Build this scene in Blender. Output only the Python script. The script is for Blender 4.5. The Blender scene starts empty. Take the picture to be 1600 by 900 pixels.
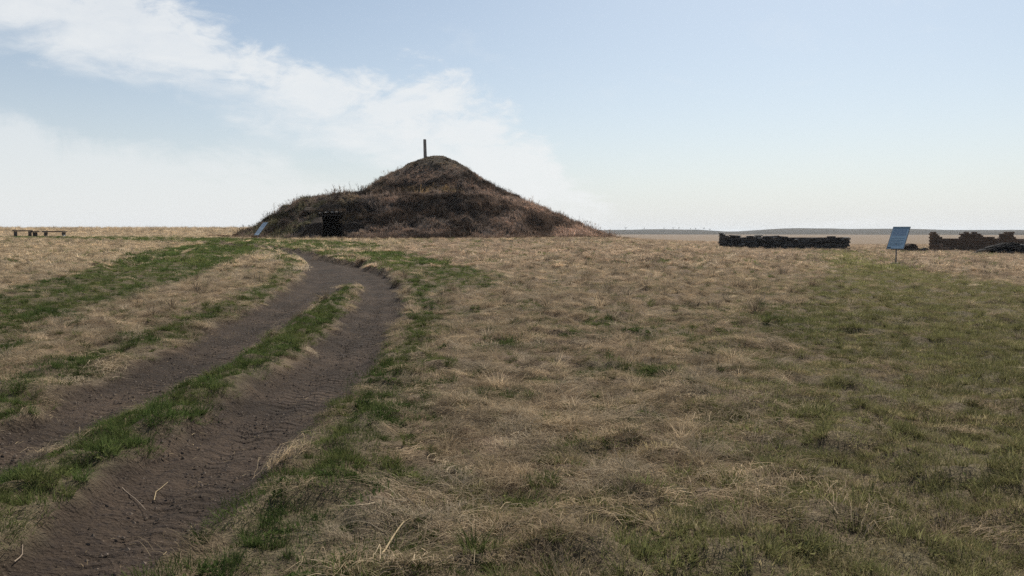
import bpy, bmesh, math, random
import numpy as np
from mathutils import Vector, Matrix
R = math.radians
random.seed(7)
rng = np.random.default_rng(11)
scene = bpy.context.scene
COL = scene.collection

# ------------------------------------------------------------------ camera
EYE = 1.6
cam_d = bpy.data.cameras.new('camera'); cam = bpy.data.objects.new('camera', cam_d); COL.objects.link(cam)
cam_d.sensor_width = 36; cam_d.lens = 28.0; cam_d.clip_start = 0.05; cam_d.clip_end = 30000
cam.location = (0, 0, EYE); cam.rotation_euler = (R(90 - 4.045), 0, 0)
scene.camera = cam

# ------------------------------------------------------------------ sky and sun
SUN_AZ, SUN_EL = 22.0, 48.0          # degrees right of the view direction (+Y), above the horizon
world = bpy.data.worlds.new('World'); scene.world = world; world.use_nodes = True
def build_sky():
    nt = world.node_tree; nt.nodes.clear(); N = nt.nodes.new; L = nt.links.new
    out = N('ShaderNodeOutputWorld'); bg = N('ShaderNodeBackground'); L(bg.outputs[0], out.inputs[0])
    bg.inputs['Strength'].default_value = 0.105
    sky = N('ShaderNodeTexSky'); sky.sky_type = 'NISHITA'; sky.sun_disc = False
    sky.sun_elevation = R(SUN_EL); sky.sun_rotation = R(SUN_AZ)
    sky.altitude = 300; sky.air_density = 0.8; sky.dust_density = 1.6; sky.ozone_density = 2.4
    tc = N('ShaderNodeTexCoord'); sep = N('ShaderNodeSeparateXYZ'); L(tc.outputs['Generated'], sep.inputs[0])
    def m(op, a, b=None, clamp=False):
        n = N('ShaderNodeMath'); n.operation = op; n.use_clamp = clamp
        for i, v in enumerate((a, b)):
            if v is None: continue
            if isinstance(v, (int, float)): n.inputs[i].default_value = v
            else: L(v, n.inputs[i])
        return n.outputs[0]
    az = m('MULTIPLY', m('ARCTAN2', sep.outputs[0], sep.outputs[1]), 180 / math.pi)
    el = m('MULTIPLY', m('ARCSINE', sep.outputs[2]), 180 / math.pi)
    # fibrous noise: one stretched along the band, one fine
    mp = N('ShaderNodeMapping'); mp.inputs['Scale'].default_value = (1, 1, 2.3); mp.inputs['Rotation'].default_value = (0, R(-14), 0)
    L(tc.outputs['Generated'], mp.inputs['Vector'])
    def noise(scale, detail, rough, dist=0.0):
        n = N('ShaderNodeTexNoise'); n.inputs['Scale'].default_value = scale; n.inputs['Detail'].default_value = detail
        n.inputs['Roughness'].default_value = rough; n.inputs['Distortion'].default_value = dist
        L(mp.outputs[0], n.inputs['Vector']); return n.outputs['Fac']
    n1 = noise(6.0, 10, 0.60, 0.6); n2 = noise(22, 8, 0.66, 0.5)
    wob = m('ADD', m('MULTIPLY', m('SUBTRACT', n1, 0.5), 13.0), m('MULTIPLY', m('SUBTRACT', n2, 0.5), 5.0))
    def curve(pts):
        f = N('ShaderNodeFloatCurve'); c = f.mapping.curves[0]
        pts = [((a + 180) / 360, e / 40) for a, e in pts]
        while len(c.points) < len(pts): c.points.new(0.5, 0.5)
        for p, q in zip(c.points, pts): p.location = q; p.handle_type = 'AUTO_CLAMPED'
        f.mapping.update(); L(m('DIVIDE', m('ADD', az, 180), 360), f.inputs['Value'])
        return m('MULTIPLY', f.outputs[0], 40)
    up = curve([(-180, 30), (-60, 24), (-32, 17.6), (-25.7, 15.4), (-16.6, 12.4), (-7.3, 11.0), (-1.8, 9.3), (2, 7.0), (6, 3.6), (10, 0.5), (14, 0), (180, 0)])
    lo = curve([(-180, 22), (-60, 14), (-32, 10.2), (-25.7, 8.9), (-16, 6.6), (-9, 4.6), (-4, 2.9), (3, 0), (14, 0), (180, 0)])
    b2 = curve([(-180, 12), (-60, 9), (-32, 6.9), (-26, 5.9), (-18, 4.7), (-13, 3.0), (-5, 0), (5, 0), (180, 0)])
    def soft(v, a, b):
        n = N('ShaderNodeMapRange'); n.interpolation_type = 'SMOOTHSTEP'
        n.inputs['From Min'].default_value = a; n.inputs['From Max'].default_value = b; L(v, n.inputs['Value']); return n.outputs[0]
    band = m('MULTIPLY', soft(m('ADD', m('SUBTRACT', up, el), wob), -0.7, 1.9), soft(m('ADD', m('SUBTRACT', el, lo), m('MULTIPLY', wob, 0.55)), -0.6, 2.8))
    bank = soft(m('ADD', m('SUBTRACT', b2, el), m('MULTIPLY', wob, 0.6)), -1.0, 1.6)
    bank = m('MULTIPLY', bank, 0.60)
    wisp = m('MULTIPLY', soft(n1, 0.52, 0.72), 0.18)
    cl = m('MAXIMUM', m('MULTIPLY', band, m('ADD', 0.62, m('MULTIPLY', n2, 0.5))), m('MAXIMUM', bank, wisp), True)
    cl = m('MULTIPLY', cl, 0.88)
    tone = N('ShaderNodeMix'); tone.data_type = 'RGBA'; tone.blend_type = 'MULTIPLY'; tone.inputs['Factor'].default_value = 1.0
    L(sky.outputs[0], tone.inputs['A']); tone.inputs['B'].default_value = (0.965, 1.0, 0.92, 1)
    # milky haze low over the whole horizon
    hz = N('ShaderNodeMix'); hz.data_type = 'RGBA'; L(tone.outputs['Result'], hz.inputs['A']); hz.inputs['B'].default_value = (6.8, 7.0, 7.08, 1)
    L(m('MULTIPLY', m('EXPONENT', m('DIVIDE', m('ABSOLUTE', el), -9.0)), 0.97), hz.inputs['Factor'])
    mix = N('ShaderNodeMix'); mix.data_type = 'RGBA'
    L(cl, mix.inputs['Factor']); L(hz.outputs['Result'], mix.inputs['A']); mix.inputs['B'].default_value = (7.7, 7.85, 7.9, 1)
    L(mix.outputs['Result'], bg.inputs['Color'])
build_sky()
sun_d = bpy.data.lights.new('sun', 'SUN'); sun = bpy.data.objects.new('sun', sun_d); COL.objects.link(sun)
sun_d.energy = 4.8; sun_d.angle = R(0.6); sun_d.color = (1.0, 0.94, 0.84)
sdir = Vector((math.sin(R(SUN_AZ)) * math.cos(R(SUN_EL)), math.cos(R(SUN_AZ)) * math.cos(R(SUN_EL)), math.sin(R(SUN_EL))))
sun.rotation_euler = sdir.to_track_quat('Z', 'Y').to_euler(); sun.location = sdir * 200
scene.view_settings.view_transform = 'Standard'; scene.view_settings.look = 'None'
scene.view_settings.exposure = 0.10; scene.view_settings.gamma = 1.0
scene.render.engine = 'CYCLES'
cy = scene.cycles; cy.max_bounces = 4; cy.diffuse_bounces = 2; cy.glossy_bounces = 2; cy.transmission_bounces = 3; cy.transparent_max_bounces = 4
cy.volume_bounces = 0; cy.use_denoising = False; cy.use_adaptive_sampling = True; cy.adaptive_threshold = 0.012; cy.sample_clamp_indirect = 4

# ------------------------------------------------------------------ numeric helpers
def ss(a, b, x):
    t = np.clip((x - a) / (b - a), 0, 1); return t * t * (3 - 2 * t)
def _h(i, j, s):
    n = (i * 374761393 + j * 668265263 + s * 974711) & 0x7fffffff
    n = ((n ^ (n >> 13)) * 1274126177) & 0x7fffffff
    return ((n ^ (n >> 16)) & 0xffff) / 65535.0
def vnoise(x, y, s=0):
    xi = np.floor(x).astype(np.int64); yi = np.floor(y).astype(np.int64); fx = x - xi; fy = y - yi
    fx = fx * fx * (3 - 2 * fx); fy = fy * fy * (3 - 2 * fy)
    a = _h(xi, yi, s); b = _h(xi + 1, yi, s); c = _h(xi, yi + 1, s); d = _h(xi + 1, yi + 1, s)
    return (a * (1 - fx) + b * fx) * (1 - fy) + (c * (1 - fx) + d * fx) * fy
def fbm(x, y, s=0, o=4):
    v = 0; a = 0.5; t = 0
    for k in range(o):
        v = v + a * vnoise(x, y, s + 17 * k); t += a; a *= 0.5; x = x * 2.03 + 5.1; y = y * 2.03 - 3.7
    return v / t

# ------------------------------------------------------------------ lie of the land (metres; camera at the origin looking along +Y)
def terrain(x, y):
    x = np.asarray(x, float); y = np.asarray(y, float)
    amp = 1.1 - 0.82 * ss(5, 19, x) - 0.28 * ss(19, 38, x)
    h = amp * (0.55 * ss(6, 66, y) + 0.45 * np.clip((y - 6) / 60, 0, 1))
    left = 1 - ss(2, 40, x)
    h = h + left * 0.95 * ss(72, 135, y)
    return h - left * 4.6 * ss(150, 520, y) - (1 - left) * 2.7 * ss(72, 330, y) - 14 * ss(1250, 1700, np.hypot(x, y)) * ss(0, 300, y)
# the two wheel ruts: left and right edge of each, as x over y
RRx = ([0, 3.6, 4.16, 5.1, 6.7, 8.3, 10.8, 14.5, 20.8, 25.5, 30.6, 34.1, 37], [-1.63, -1.63, -1.61, -1.59, -1.64, -1.60, -1.66, -1.93, -2.85, -3.9, -5.75, -7.9, -9.2])
RLx = ([0, 3.8, 4.16, 5.1, 6.4, 8.06, 10.5, 14.7, 19.5, 21.5, 30.6, 37], [-2.53, -2.53, -2.54, -2.6, -2.62, -2.62, -2.72, -3.09, -3.77, -4.3, -6.7, -9.4])
LRx = ([0, 4.8, 5.9, 7.25, 8.9, 12.0, 16.2, 20.2, 21.5, 30.6, 37], [-3.15, -3.15, -3.23, -3.25, -3.18, -3.41, -3.85, -4.23, -4.35, -6.7, -9.4])
LLx = ([0, 6.3, 7.0, 8.4, 10.1, 13.4, 17.9, 23.6, 29.8, 34.1, 37], [-4.1, -4.13, -4.22, -4.41, -4.5, -4.88, -5.34, -6.32, -7.85, -9.3, -10.4])
FAR = [(-9.2, 35.5), (-9.9, 37.4), (-11.94, 41.3), (-15.6, 46.3), (-20.8, 51.7), (-27.0, 56.0), (-32.5, 59.6), (-45, 66)]
def edge(e, y): return np.interp(y, e[0], e[1])
def dpoly(pts, x, y):
    d = np.full(np.shape(x), 1e9)
    for (ax, ay), (bx, by) in zip(pts[:-1], pts[1:]):
        vx, vy = bx - ax, by - ay
        t = np.clip(((x - ax) * vx + (y - ay) * vy) / (vx * vx + vy * vy), 0, 1)
        d = np.minimum(d, np.hypot(x - ax - t * vx, y - ay - t * vy))
    return d
def sdpolygon(pts, x, y):
    """signed distance, positive inside"""
    ins = np.zeros(np.shape(x), bool); n = len(pts)
    for i in range(n):
        (ax, ay), (bx, by) = pts[i], pts[(i + 1) % n]
        c = ((ay > y) != (by > y)); xx = (bx - ax) * (y - ay) / ((by - ay) if by != ay else 1e-9) + ax
        ins ^= c & (x < xx)
    d = dpoly(pts + [pts[0]], x, y)
    return np.where(ins, d, -d)
def rut(x, y):
    """(dirt mask 0..1, signed inset from the nearest rut edge in m, v: -1..1 across the rut, middle strip mask)"""
    w = (fbm(x * 2.2, y * 1.3, 5) - 0.5) * 0.42 + (fbm(x * 9, y * 7, 6, 3) - 0.5) * 0.16
    rl, rr, ll, lr = (edge(e, y) for e in (RLx, RRx, LLx, LRx))
    dr = np.minimum(x - rl, rr - x); dl = np.minimum(x - ll, lr - x)
    v = np.where(dr > dl, (x - (rl + rr) / 2) / ((rr - rl) / 2), (x - (ll + lr) / 2) / ((lr - ll) / 2))
    d = np.where(y < 36.5, np.maximum(dr, dl), -9)
    d = np.maximum(d, 0.85 - dpoly(FAR, x, y))
    bare = (y > 20.5) & (y < 35) & (x > ll) & (x < rr)
    d = np.where(bare, np.minimum(np.maximum(x - ll, 0), np.maximum(rr - x, 0)), d)
    d = d + w
    strip = ss(0.0, 0.2, np.minimum(x - lr, rl - x) + .55 * w + 0.10 - .22 * ss(13, 21, y)) * (1 - ss(19, 22, y)) * (y < 22)
    return ss(-0.10, 0.12, d), d, np.clip(v, -1.5, 1.5), strip
OLD = [(-11.3, 14), (-11.27, 17.5), (-12.75, 23.6), (-16.1, 35.2), (-17.9, 44.5), (-16.6, 50.5), (-12.5, 38), (-10.2, 27.7), (-9.0, 20.2), (-8.3, 14.7), (-8.16, 12.6), (-8.0, 9), (-11.0, 9)]
GRN = [(20.5, 56), (19.4, 50.6), (9.2, 24.8), (4.6, 13.6), (2.5, 8.9), (1.3, 5.8), (0.4, 3.6), (0.0, 1), (6, 1), (12, 10), (14.5, 17.2), (14.0, 25), (17, 36), (22.6, 50), (22.5, 56)]
def zones(x, y):
    """greenness 0..1 of the grass"""
    n = fbm(x * 0.55, y * 0.35, 21); n2 = fbm(x * 2.1, y * 1.6, 22, 3)
    g = 0.13 + 0.80 * ss(0.50, 0.76, n2) * (1 - 0.8 * ss(9, 24, y))
    sd = sdpolygon(GRN, x, y); wd = 0.4 + 0.05 * y
    g = np.maximum(g, ss(-1, 1, sd / (1.5 * wd) + (n - 0.5) * (2.0 - 1.5 * ss(12, 30, y)) - .1 * ss(20, 40, y)) * (0.48 + 0.75 * n2 + .2 * ss(15, 35, y)))
    g = np.maximum(g, ss(-1.6, 1.0, 2.5 - np.hypot((x - 6.5) / 1.4, y - 11.5) + (n - .5) * 3) * 0.85)
    so = sdpolygon(OLD, x, y)
    g = np.maximum(g, ss(-0.9, 0.2, so + (n - 0.5) * 0.9) * (0.85 + 0.4 * n2) * (1 - .25 * ss(.95, 1.4, so)))
    _, d, _, st = rut(x, y)
    g = np.maximum(g, 0.95 * st)
    verge = np.exp(-((d + 0.40) / (0.38 + 0.12 * (1 - ss(5, 12, y)))) ** 2) * ss(0.2, 0.55, n2 + 0.30)
    g = np.maximum(g, 0.9 * verge)
    near = ss(0, 1, (1 - ss(3, 9, y)) * 1.2) * ss(0.36, 0.6, n) * (x < 1.0)
    g = np.maximum(g, 0.75 * near)
    g = np.maximum(g, ss(0, 2.5, 4.2 - dpoly([(-50, 66), (-30, 61), (-20, 55.5), (-14, 51), (-9, 42)], x, y) + (n - .5) * 3) * (0.5 + 0.5 * n2))
    far = ss(0.4, 1.4, 2.2 - np.abs(dpoly([(-6.5, 36), (-4, 31), (-2.2, 26), (-1.4, 20)], x, y)) + (n - .5) * 2)
    g = np.maximum(g, 0.75 * far)
    return np.clip(g, 0, 1)
def relief(x, y):
    dm, d, v, st = rut(x, y)
    fade = 1 - ss(30, 90, y)
    hum = (fbm(x * 1.3, y * 1.3, 31) - 0.5) * 0.10 + (fbm(x * 4.5, y * 4.5, 32, 3) - 0.5) * 0.045
    tus = ss(0.52, 0.80, fbm(x * 2.6, y * 2.6, 34, 2)) * 0.060 + ss(0.5, 0.85, vnoise(x * 5.3, y * 5.3, 36)) * 0.03
    grass = (hum + tus) * fade + 0.02
    old = sdpolygon(OLD, x, y)
    grass = grass - 0.07 * np.exp(-((old - 0.7) / 0.35) ** 2) * (0.6 + 0.8 * fbm(x, y * .7, 37))
    prof = -(0.085 + 0.09 * ss(15, 26, y)) * ss(-0.05, 0.22, d) - 0.02 * np.cos(np.clip(v, -1, 1) * math.pi) + 0.014 * np.sin(v * 9 + 0.6 * np.sin(y * 0.7)) * (np.abs(v) < 0.95)
    lug = 0.006 * np.sin((y + 0.25 * np.abs(v)) * 2 * math.pi / 0.23) * ss(0.42, 0.6, fbm(x * 1.2, y * 0.5, 35)) * np.exp(-((v - 0.15) / 0.4) ** 2)
    dirt = prof + lug + (fbm(x * 6, y * 6, 33, 3) - 0.5) * 0.035
    scallop = 0.05 * st * 1
    return grass * (1 - dm) + dirt * dm + scallop
MC, TC = (-7.2, 78.0), (-11.5, 71.5)
def mound_raw(x, y):
    ex = x - MC[0]; ex = np.where(ex < 0, ex * np.interp(-ex, [0, 3, 5.3, 8, 12], [.76, .78, .86, 1.02, 1.1]), ex); r1 = np.hypot(ex, y - MC[1]); a = np.arctan2(y - MC[1], x - MC[0])
    r1 = r1 * (1 + 0.05 * np.sin(3 * a + 1) * ss(3, 10, r1))
    cone = np.interp(r1, [0, 0.8, 1.6, 2.8, 7.2, 11.6, 15.4, 16.8, 18], [7.8, 7.7, 7.35, 6.68, 3.65, 2.08, 0.42, -0.1, -0.4])
    dx = x - TC[0]; dx = np.where(dx > 0, dx / 1.5, dx * 1.10)
    r2 = np.hypot(dx, y - TC[1])
    tier = np.interp(r2, [0, 2.6, 5.75, 6.9, 8, 9.8, 11.5, 13.2, 14.2, 16], [3.40, 3.38, 3.25, 2.92, 2.45, 1.65, 0.95, 0.2, -0.1, -0.5])
    tf = np.interp(r2, [0, 2.6, 6.5, 8.3, 9.2, 10.2, 11.2, 12.2, 13.3, 14.2, 16], [3.40, 3.38, 3.35, 3.2, 2.8, 2.15, 1.45, 0.75, 0.15, -0.1, -0.5])
    fw = ss(0.25, 0.8, (TC[1] - y) / np.maximum(r2, 0.1)); tier = tier * (1 - fw) + tf * fw
    k = 0.25
    m = np.maximum(cone, tier) + k * np.exp(-np.abs(cone - tier) / 0.35) * 0.5
    n = (fbm(x * 0.45, y * 0.45, 41, 2) - 0.5) * 0.6 + (fbm(x * 1.1, y * 1.1, 42, 3) - 0.5) * 0.95 * (1 - .5 * ss(4.5, 6, m)) + (fbm(x * 3, y * 3, 43, 2) - 0.5) * 0.3
    amp = ss(0.0, 1.4, m) * (1 - 0.75 * ss(6.6, 7.6, m))
    return m + n * amp
PX0, PX1, PY1 = -14.65, -13.05, 63.3
def mound(x, y):
    m = mound_raw(x, y)
    cx = -13.85 - (y - 61) * 0.27
    half = 0.8 + 0.10 * np.clip(61 - y, 0, 4)
    inside = (1 - ss(half - 0.05, half + 0.22, np.abs(x - cx))) * (1 - ss(PY1 - 0.25, PY1, y))
    return m * (1 - inside) + np.minimum(m, -0.06) * inside

# ------------------------------------------------------------------ mesh helpers
def mesh_obj(name, verts, faces, mat=None, parent=None, smooth=False):
    me = bpy.data.meshes.new(name); me.from_pydata([tuple(v) for v in verts], [], [tuple(f) for f in faces])
    if mat: me.materials.append(mat)
    if smooth: me.polygons.foreach_set('use_smooth', [True] * len(me.polygons))
    o = bpy.data.objects.new(name, me); COL.objects.link(o)
    if parent: o.parent = parent
    return o
def grid_mesh(name, V, quads, mat, smooth=True):
    me = bpy.data.meshes.new(name); nv, nq = len(V), len(quads)
    me.vertices.add(nv); me.vertices.foreach_set('co', V.astype(np.float32).ravel())
    me.loops.add(nq * 4); me.loops.foreach_set('vertex_index', quads.astype(np.int32).ravel())
    me.polygons.add(nq); me.polygons.foreach_set('loop_start', np.arange(nq, dtype=np.int32) * 4)
    me.update(calc_edges=True); me.validate()
    me.polygons.foreach_set('use_smooth', np.full(nq, smooth))
    me.materials.append(mat)
    o = bpy.data.objects.new(name, me); COL.objects.link(o); return o
def attr(me, name, arr, kind='FLOAT'):
    a = me.attributes.new(name, kind, 'POINT')
    key = {'FLOAT': 'value', 'INT': 'value', 'FLOAT_VECTOR': 'vector', 'FLOAT_COLOR': 'color'}[kind]
    a.data.foreach_set(key, np.asarray(arr, np.int32 if kind == 'INT' else np.float32).ravel())
def tag(o, label=None, cat=None, group=None, kind=None):
    for k, v in (('label', label), ('category', cat), ('group', group), ('kind', kind)):
        if v: o[k] = v
    return o
def empty(name, loc=(0, 0, 0), rz=0):
    o = bpy.data.objects.new(name, None); COL.objects.link(o); o.location = loc; o.rotation_euler = (0, 0, rz)
    o.empty_display_size = 0.2; return o

# ------------------------------------------------------------------ materials
class NT:
    def __init__(s, name):
        s.mat = bpy.data.materials.new(name); s.mat.use_nodes = True; s.t = s.mat.node_tree; s.t.nodes.clear()
        s.out = s.n('ShaderNodeOutputMaterial')
    def n(s, k, **kw):
        nd = s.t.nodes.new(k)
        for a, b in kw.items(): setattr(nd, a, b)
        return nd
    def l(s, a, b): s.t.links.new(a, b)
    def set(s, sock, v):
        if isinstance(v, (int, float)): sock.default_value = v
        elif isinstance(v, (tuple, list)): sock.default_value = (*v, 1)[:4] if len(sock.default_value) == 4 else v
        else: s.l(v, sock)
    def math(s, op, a, b=0.0, clamp=False):
        nd = s.n('ShaderNodeMath', operation=op, use_clamp=clamp); s.set(nd.inputs[0], a); s.set(nd.inputs[1], b); return nd.outputs[0]
    def mix(s, f, a, b, blend='MIX'):
        nd = s.n('ShaderNodeMix', data_type='RGBA', blend_type=blend); s.set(nd.inputs['Factor'], f); s.set(nd.inputs['A'], a); s.set(nd.inputs['B'], b); return nd.outputs['Result']
    def noise(s, scale, detail=4, rough=0.55, vec=None, dist=0):
        nd = s.n('ShaderNodeTexNoise'); nd.inputs['Scale'].default_value = scale; nd.inputs['Detail'].default_value = detail
        nd.inputs['Roughness'].default_value = rough; nd.inputs['Distortion'].default_value = dist
        s.l(vec or s.obj(), nd.inputs['Vector']); return nd.outputs['Fac']
    def obj(s):
        if not hasattr(s, '_tc'): s._tc = s.n('ShaderNodeTexCoord')
        return s._tc.outputs['Object']
    def pos(s):
        if not hasattr(s, '_g'): s._g = s.n('ShaderNodeNewGeometry')
        return s._g.outputs['Position']
    def rnd(s): return s.n('ShaderNodeObjectInfo').outputs['Random']
    def attr(s, name, typ='GEOMETRY'): return s.n('ShaderNodeAttribute', attribute_name=name, attribute_type=typ)
    def ramp(s, f, lo, hi, a=0.0, b=1.0):
        nd = s.n('ShaderNodeMapRange', interpolation_type='SMOOTHSTEP'); s.set(nd.inputs['Value'], f)
        for k, v in (('From Min', lo), ('From Max', hi), ('To Min', a), ('To Max', b)): nd.inputs[k].default_value = v
        return nd.outputs[0]
    def bsdf(s, col, rough=0.9, bump=None, dist=0.02, strength=1.0, spec=0.3):
        b = s.n('ShaderNodeBsdfPrincipled'); s.set(b.inputs['Base Color'], col); s.set(b.inputs['Roughness'], rough)
        b.inputs['Specular IOR Level'].default_value = spec
        if bump is not None:
            bp = s.n('ShaderNodeBump'); bp.inputs['Distance'].default_value = dist; bp.inputs['Strength'].default_value = strength
            s.l(bump, bp.inputs['Height']); s.l(bp.outputs[0], b.inputs['Normal'])
        s.l(b.outputs[0], s.out.inputs['Surface']); return b

def mat_ground():
    t = NT('soil_and_thatch'); P = t.pos()
    dirt = t.attr('dirt').outputs['Fac']; green = t.attr('green').outputs['Fac']; v = t.attr('across').outputs['Fac']
    n1 = t.noise(1.1, 6, 0.6, P); n2 = t.noise(14, 5, 0.65, P); n3 = t.noise(70, 3, 0.6, P)
    straw = t.mix(t.ramp(n2, 0.35, 0.68), (0.13, 0.095, 0.062), (0.27, 0.205, 0.14))
    straw = t.mix(t.ramp(n1, 0.35, 0.7), straw, t.mix(0.5, straw, (0.24, 0.15, 0.10)))
    turf = t.mix(t.ramp(n2, 0.3, 0.7), (0.050, 0.046, 0.024), (0.085, 0.085, 0.036))
    grass = t.mix(t.math('MULTIPLY', green, 0.6), straw, turf)
    soil = t.mix(t.ramp(n1, 0.3, 0.7), (0.030, 0.0215, 0.015), (0.074, 0.052, 0.0365))
    soil = t.mix(t.ramp(n2, 0.4, 0.75), soil, (0.030, 0.022, 0.018))
    soil = t.mix(t.ramp(n3, 0.63, 0.72, 0, 0.6), soil, (0.19, 0.15, 0.11))
    vor = t.n('ShaderNodeTexVoronoi'); vor.inputs['Scale'].default_value = 34; t.l(P, vor.inputs['Vector'])
    sp = t.n('ShaderNodeSeparateXYZ'); t.l(P, sp.inputs[0])
    wob = t.math('MULTIPLY', t.math('SUBTRACT', n2, 0.5), 3.0)
    tread = t.math('SINE', t.math('ADD', t.math('ADD', t.math('MULTIPLY', sp.outputs[1], 52), t.math('MULTIPLY', t.math('ABSOLUTE', t.math('SUBTRACT', v, 0.1)), 6.0)), wob))
    tmask = t.math('MULTIPLY', t.ramp(t.math('ABSOLUTE', t.math('SUBTRACT', v, 0.1)), 0.2, 0.62, 1, 0), t.ramp(t.noise(1.7, 3, 0.5, P), 0.38, 0.6))
    rel_d = t.math('ADD', t.math('ADD', t.math('MULTIPLY', t.math('MULTIPLY', tread, tmask), 0.42), t.math('MULTIPLY', n2, 0.8)), t.math('ADD', t.math('MULTIPLY', n3, 0.55), t.math('MULTIPLY', vor.outputs['Distance'], 0.5)))
    rel_g = t.math('ADD', t.math('MULTIPLY', n2, 2.2), t.math('MULTIPLY', n3, 0.8))
    h = t.n('ShaderNodeMix', data_type='FLOAT'); t.l(dirt, h.inputs['Factor']); t.l(rel_g, h.inputs['A']); t.l(rel_d, h.inputs['B'])
    t.bsdf(t.mix(dirt, grass, soil), 0.95, h.outputs['Result'], 0.028, 1.0, 0.15)
    return t.mat
def mat_blades(name, trans=0.35):
    t = NT(name)
    col = t.mix(1.0, t.attr('tint', 'INSTANCER').outputs['Color'], t.attr('shade').outputs['Color'], 'MULTIPLY')
    d = t.n('ShaderNodeBsdfDiffuse'); tr = t.n('ShaderNodeBsdfTranslucent'); mx = t.n('ShaderNodeMixShader')
    t.l(col, d.inputs[0]); t.l(col, tr.inputs[0]); mx.inputs[0].default_value = trans
    t.l(d.outputs[0], mx.inputs[1]); t.l(tr.outputs[0], mx.inputs[2]); t.l(mx.outputs[0], t.out.inputs['Surface'])
    return t.mat
def mat_rock(name, a, b, scale=3.0, rough=0.9, vary=0.35, bump=0.03):
    t = NT(name); r = t.rnd(); n = t.noise(scale, 6, 0.6); f = t.noise(scale * 9, 4, 0.6)
    c = t.mix(t.ramp(n, 0.3, 0.7), a, b)
    k = t.math('ADD', 1 - vary / 2, t.math('MULTIPLY', r, vary))
    hsv = t.n('ShaderNodeHueSaturation'); t.l(c, hsv.inputs['Color']); t.l(k, hsv.inputs['Value'])
    t.bsdf(t.mix(t.ramp(f, 0.55, 0.75, 0, 0.45), hsv.outputs[0], a), rough, t.math('ADD', n, t.math('MULTIPLY', f, 0.5)), bump, 1.0, 0.06)
    return t.mat
def mat_wood(name, a, b):
    t = NT(name); mp = t.n('ShaderNodeMapping'); mp.inputs['Scale'].default_value = (1.2, 14, 14); t.l(t.obj(), mp.inputs[0])
    n = t.noise(2.2, 6, 0.65, mp.outputs[0]); t.bsdf(t.mix(t.ramp(n, 0.35, 0.7), a, b), 0.85, n, 0.01, 1.0, 0.3); return t.mat
def mat_plain(name, c, rough=0.6, metal=0.0, spec=0.4):
    t = NT(name); n = t.noise(12, 4, 0.6); b = t.bsdf(t.mix(t.ramp(n, 0.35, 0.7), tuple(x * 0.82 for x in c), c), rough, n, 0.003, 0.6, spec); b.inputs['Metallic'].default_value = metal; return t.mat
M_GROUND = mat_ground(); M_BLADE = mat_blades('grass_blades', 0.38); M_WEED = mat_blades('weed_stalks', 0.22)

# ------------------------------------------------------------------ ground sheet and dirt track
def axis(fine0, fine1, step, grow, lo, hi):
    a = list(np.arange(fine0, fine1, step)); s = step
    while a[-1] < hi: s = min(s * grow, 700); a.append(a[-1] + s)
    s = step; b = []
    x = fine0
    while x > lo: s = min(s * grow, 700); x -= s; b.append(x)
    return np.array(b[::-1] + a)
def ground_z(x, y):
    return terrain(x, y) + relief(x, y)
def build_ground():
    xs = axis(-5.2, 0.2, 0.045, 1.022, -5000, 5000); ys = axis(3.0, 11.0, 0.05, 1.0165, -700, 5000)
    X, Y = np.meshgrid(xs, ys); nx, ny = len(xs), len(ys)
    Z = ground_z(X, Y)
    dm, d, v, st = rut(X, Y); g = zones(X, Y)
    V = np.stack([X.ravel(), Y.ravel(), Z.ravel()], 1)
    i = np.arange(nx * ny).reshape(ny, nx)
    Q = np.stack([i[:-1, :-1].ravel(), i[:-1, 1:].ravel(), i[1:, 1:].ravel(), i[1:, :-1].ravel()], 1)
    fd = dm.ravel()[Q].mean(1) > 0.5
    for name, sel in (('ground', ~fd), ('dirt_track', fd)):
        q = Q[sel]; u, inv = np.unique(q, return_inverse=True)
        o = grid_mesh(name, V[u], inv.reshape(-1, 4), M_GROUND)
        attr(o.data, 'dirt', dm.ravel()[u]); attr(o.data, 'green', g.ravel()[u]); attr(o.data, 'across', v.ravel()[u])
        tag(o, kind='structure')
    print('ground verts', nx, ny)
build_ground()

# ------------------------------------------------------------------ far hills
def build_hills():
    t = NT('steppe_hills'); P = t.pos()
    n = t.noise(0.006, 6, 0.6, P); n2 = t.noise(0.03, 5, 0.6, P)
    t.bsdf(t.mix(t.ramp(n2, 0.4, 0.65, 0, 0.7), t.mix(t.ramp(n, 0.35, 0.65), (0.050, 0.045, 0.036), (0.090, 0.074, 0.055)), (0.030, 0.032, 0.026)), 0.95, None, spec=0.05)
    az = np.radians(np.linspace(-75, 75, 700)); rr = np.linspace(1050, 3800, 64)
    A, RR = np.meshgrid(az, rr)
    pa = [-75, -40, -20, 6, 8, 10.8, 13, 15, 15.8, 17.8, 19.5, 21.8, 23, 25, 27, 28.5, 33, 45, 75]
    ph = [0, 0, 2, 5.5, 6.5, 8, 6.8, 1.5, 2, 7.5, 10, 9, 7, 8.2, 8.2, 6, 5.6, 9, 4]
    ridge = np.interp(np.degrees(A), pa, ph)
    bell = np.exp(-((RR - 2100) / 420) ** 2)
    x, y = RR * np.sin(A), RR * np.cos(A)
    low = 3.6 * ss(1100, 1500, RR) * (0.3 + 0.9 * fbm(x / 260, y / 160, 51)) * ss(4, 9, np.degrees(A))
    Z = -4.0 + (ridge + 4.0) * bell + low * (1 - bell) + (fbm(x / 90, y / 90, 52) - 0.5) * 3.2 * ss(1100, 1500, RR)
    Z = Z - 4 * ss(3000, 3800, RR)
    V = np.stack([x.ravel(), y.ravel(), Z.ravel()], 1); i = np.arange(A.size).reshape(A.shape)
    Q = np.stack([i[:-1, :-1].ravel(), i[:-1, 1:].ravel(), i[1:, 1:].ravel(), i[1:, :-1].ravel()], 1)
    tag(grid_mesh('hills', V, Q, t.mat), kind='structure')
build_hills()

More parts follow.
